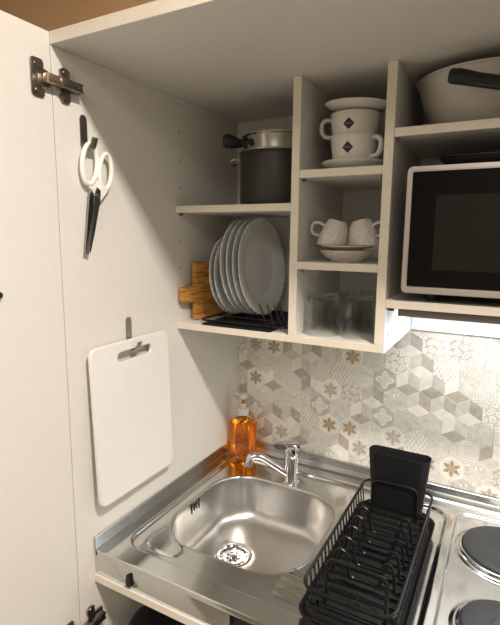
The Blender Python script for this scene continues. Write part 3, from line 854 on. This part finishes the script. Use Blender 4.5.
# ------------------------------------------------------------------ microwave
mw = empty('microwave', 'black and silver microwave oven on the right hand shelf', 'microwave', (.545, -.05, ZD+.0005))
def mo(n, bm, m, par=mw): return obj(n, bm, m, par)
W, H0, H1 = .430, .0185, .251
YF = -.262   # front of the body in local y
mo('body', box(B(), .003, W-.003, YF+.020, .03, H0, H1-.003, .004), 'soft_black')
bm = B()
# silver frame of the door
o = [(x, y) for x, y in rrect(0, W, H0-.001, H1, .010, 5)]; hl = [(x, y) for x, y in rrect(.0095, W-.0095, H0+.0115, H1-.0095, .003, 5)]
MF = Matrix(((1, 0, 0, 0), (0, 0, 1, 0), (0, 1, 0, 0), (0, 0, 0, 1)))
prism(bm, o, YF-.004, YF+.0195, hole=hl, mtx=MF, bev=.002)
dr_ = mo('door', bm, 'silver')
bm = B(); box(bm, .0100, W-.0100, YF+.001, YF+.019, H0+.012, H1-.010)
mo('door_glass', bm, 'black_glass', dr_)
def mesh_win():
    bm = B(); box(bm, .053, .290, YF+.0003, YF+.0009, H0+.044, H1-.052)
    return bm
wm = bpy.data.materials.new('microwave_window_mesh'); wm.use_nodes = True
nt = wm.node_tree; bs = nt.nodes['Principled BSDF']; bs.inputs['Roughness'].default_value = .2; bs.inputs['Specular IOR Level'].default_value = .15
tc = nt.nodes.new('ShaderNodeTexCoord'); mp = nt.nodes.new('ShaderNodeMapping'); mp.inputs['Rotation'].default_value = (0, math.radians(35), 0)
wv = nt.nodes.new('ShaderNodeTexWave'); wv.inputs['Scale'].default_value = 75; rp = nt.nodes.new('ShaderNodeValToRGB')
rp.color_ramp.elements[0].color = (.014, .011, .009, 1); rp.color_ramp.elements[1].color = (.034, .027, .023, 1)
nt.links.new(tc.outputs['Object'], mp.inputs[0]); nt.links.new(mp.outputs[0], wv.inputs[0]); nt.links.new(wv.outputs['Color'], rp.inputs[0]); nt.links.new(rp.outputs[0], bs.inputs['Base Color'])
M['window_mesh'] = wm
mo('window', mesh_win(), 'window_mesh', dr_)
for x in (.05, W-.05):
    for y in (-.21, -.03):
        mo('foot', lathe(B(), [(0, 0), (.012, 0), (.013, .004), (.013, H0+.001), (0, H0+.001)], 20, x, y, 0), 'black_plastic')
bm = B()
pts = rrect(.0, .30, -.20, 0, .03, 6)
loops = []
for off, z in ((.012, 0), (.004, .008), (0, .022), (-.004, .0235), (-.004, .0255), (.002, .0250), (.006, .010), (.014, .004)):
    loops.append([bm.verts.new((x, y, z)) for x, y in rrect(off, .31-off, -.21+off, -off, .035, 6)])
k = len(loops[0])
for A, C in zip(loops, loops[1:]):
    for i in range(k): bm.faces.new((A[i], A[(i+1) % k], C[(i+1) % k], C[i]))
bm.faces.new(loops[0][::-1]); bm.faces.new(loops[-1]); bmesh.ops.recalc_face_normals(bm, faces=bm.faces)
tag(obj('baking_tray', bm, 'black_plastic', None, (.592, -.052, ZD+.2498)), 'black baking tray lying on top of the microwave', 'tray')

# ------------------------------------------------------------------ bowl and saucepan on the top right shelf
bm = lathe(B(), [(0, .002), (.060, .002), (.064, 0), (.080, .0), (.090, .006), (.104, .034), (.117, .066), (.1245, .095), (.1295, .0975), (.1295, .100), (.1235, .0995), (.114, .068), (.101, .037), (.087, .010), (.078, .004), (0, .005)], 96)
tag(obj('mixing_bowl', bm, 'bowl_plastic', None, (.656, -.168, ZC+.0005)), 'large milky white plastic bowl on the top right shelf', 'bowl')
sp = empty('saucepan', 'saucepan with long black handle in front of the white bowl', 'saucepan', (.925, -.20, ZC+.0005))
obj('pan_body', lathe(B(), [(0, 0), (.068, 0), (.074, .005), (.076, .06), (.078, .062), (.074, .063), (.072, .007), (.066, .003), (0, .003)], 56), 'pot_dark', sp)
bm = tube(B(), [(-.074, -.016, .048), (-.10, -.036, .045), (-.15, -.078, .043), (-.215, -.111, .047), (-.27, -.131, .057), (-.300, -.140, .064), (-.313, -.143, .066), (-.317, -.144, .0665)], .01, 18,
          radii=[.006, .010, .0115, .0112, .0110, .0125, .0118, .008], flat=(.9, 1.05))
obj('handle', bm, 'black_plastic', sp, angle=60)

# ------------------------------------------------------------------ pans in the lower compartment
def low_pan(x, y, R, label):
    e = empty('cooking_pot', label, 'pot', (x, y, -.3494), group=None)
    obj('pot_body', lathe(B(), [(0, 0), (R*.9, 0), (R*.97, .004), (R, .012), (R, .115), (R+.003, .118), (R, .120), (R-.003, .116), (R-.004, .01), (0, .005)], 56), 'pot_dark', e)
    obj('lid', lathe(B(), [(0, .1215), (R+.002, .1205), (R+.001, .130), (R*.97, .142), (R*.86, .155), (R*.62, .165), (R*.3, .170), (0, .171)], 56), 'black_plastic', e)
    return e
low_pan(.098, -.515, .070, 'black lidded pot in the lower compartment, nearest the left panel')
low_pan(.262, -.515, .070, 'black lidded pot in the lower compartment, right of the other pot')

# ------------------------------------------------------------------ lights
lampb = empty('ceiling_lamp', 'round warm ceiling lamp behind the viewer', 'lamp', (1.15, -1.12, 1.66))
obj('lamp_shade', lathe(B(), [(0, -.0005), (.14, -.0005), (.14, -.03), (.12, -.045), (0, -.05)], 48), 'lamp', lampb)
def area(name, loc, size, power, color, target=None, sy=None):
    l = bpy.data.lights.new(name, 'AREA'); l.energy = power; l.color = color; l.size = size
    if sy: l.shape = 'RECTANGLE'; l.size_y = sy
    o = bpy.data.objects.new(name, l); col.objects.link(o); o.location = loc
    if target is not None:
        o.rotation_euler = (Vector(target)-Vector(loc)).to_track_quat('-Z', 'Y').to_euler()
    return o
area('ceiling_light', (1.15, -1.12, 1.60), .12, 39, (1, .92, .84))
area('room_fill_light', (.9, -2.6, 1.6), .9, 25, (1, .93, .85))  # soft fill added to lift the shaded compartments; stands for no actual lamp
area('hood_light', (.76, -.16, ZD-SH-.014), .44, 1.7, (.92, .96, 1), sy=.12)
w = bpy.data.worlds.new('world'); bpy.context.scene.world = w; w.use_nodes = True
w.node_tree.nodes['Background'].inputs[0].default_value = (.9, .85, .78, 1); w.node_tree.nodes['Background'].inputs[1].default_value = .3

# ------------------------------------------------------------------ camera
cx, cy, cz, yaw, pit, rol, f = .7266, -1.2554, .6593, -.4975, .1587, .0095, 477.17
fw = Vector((math.sin(yaw)*math.cos(pit), math.cos(yaw)*math.cos(pit), -math.sin(pit)))
rt = Vector((math.cos(yaw), -math.sin(yaw), 0)); up = rt.cross(fw)
r2 = rt*math.cos(rol)+up*math.sin(rol); u2 = -rt*math.sin(rol)+up*math.cos(rol)
cd = bpy.data.cameras.new('camera'); cam = bpy.data.objects.new('camera', cd); col.objects.link(cam)
cam.matrix_world = Matrix(((r2.x, u2.x, -fw.x, cx), (r2.y, u2.y, -fw.y, cy), (r2.z, u2.z, -fw.z, cz), (0, 0, 0, 1)))
cd.sensor_fit = 'VERTICAL'; cd.sensor_height = 24; cd.lens = f*24/625; cd.clip_start = .02
sc_ = bpy.context.scene; sc_.camera = cam
vs = sc_.view_settings; vs.view_transform = 'Standard'; vs.look = 'None'; vs.gamma = 1; vs.use_curve_mapping = False; vs.exposure = .08
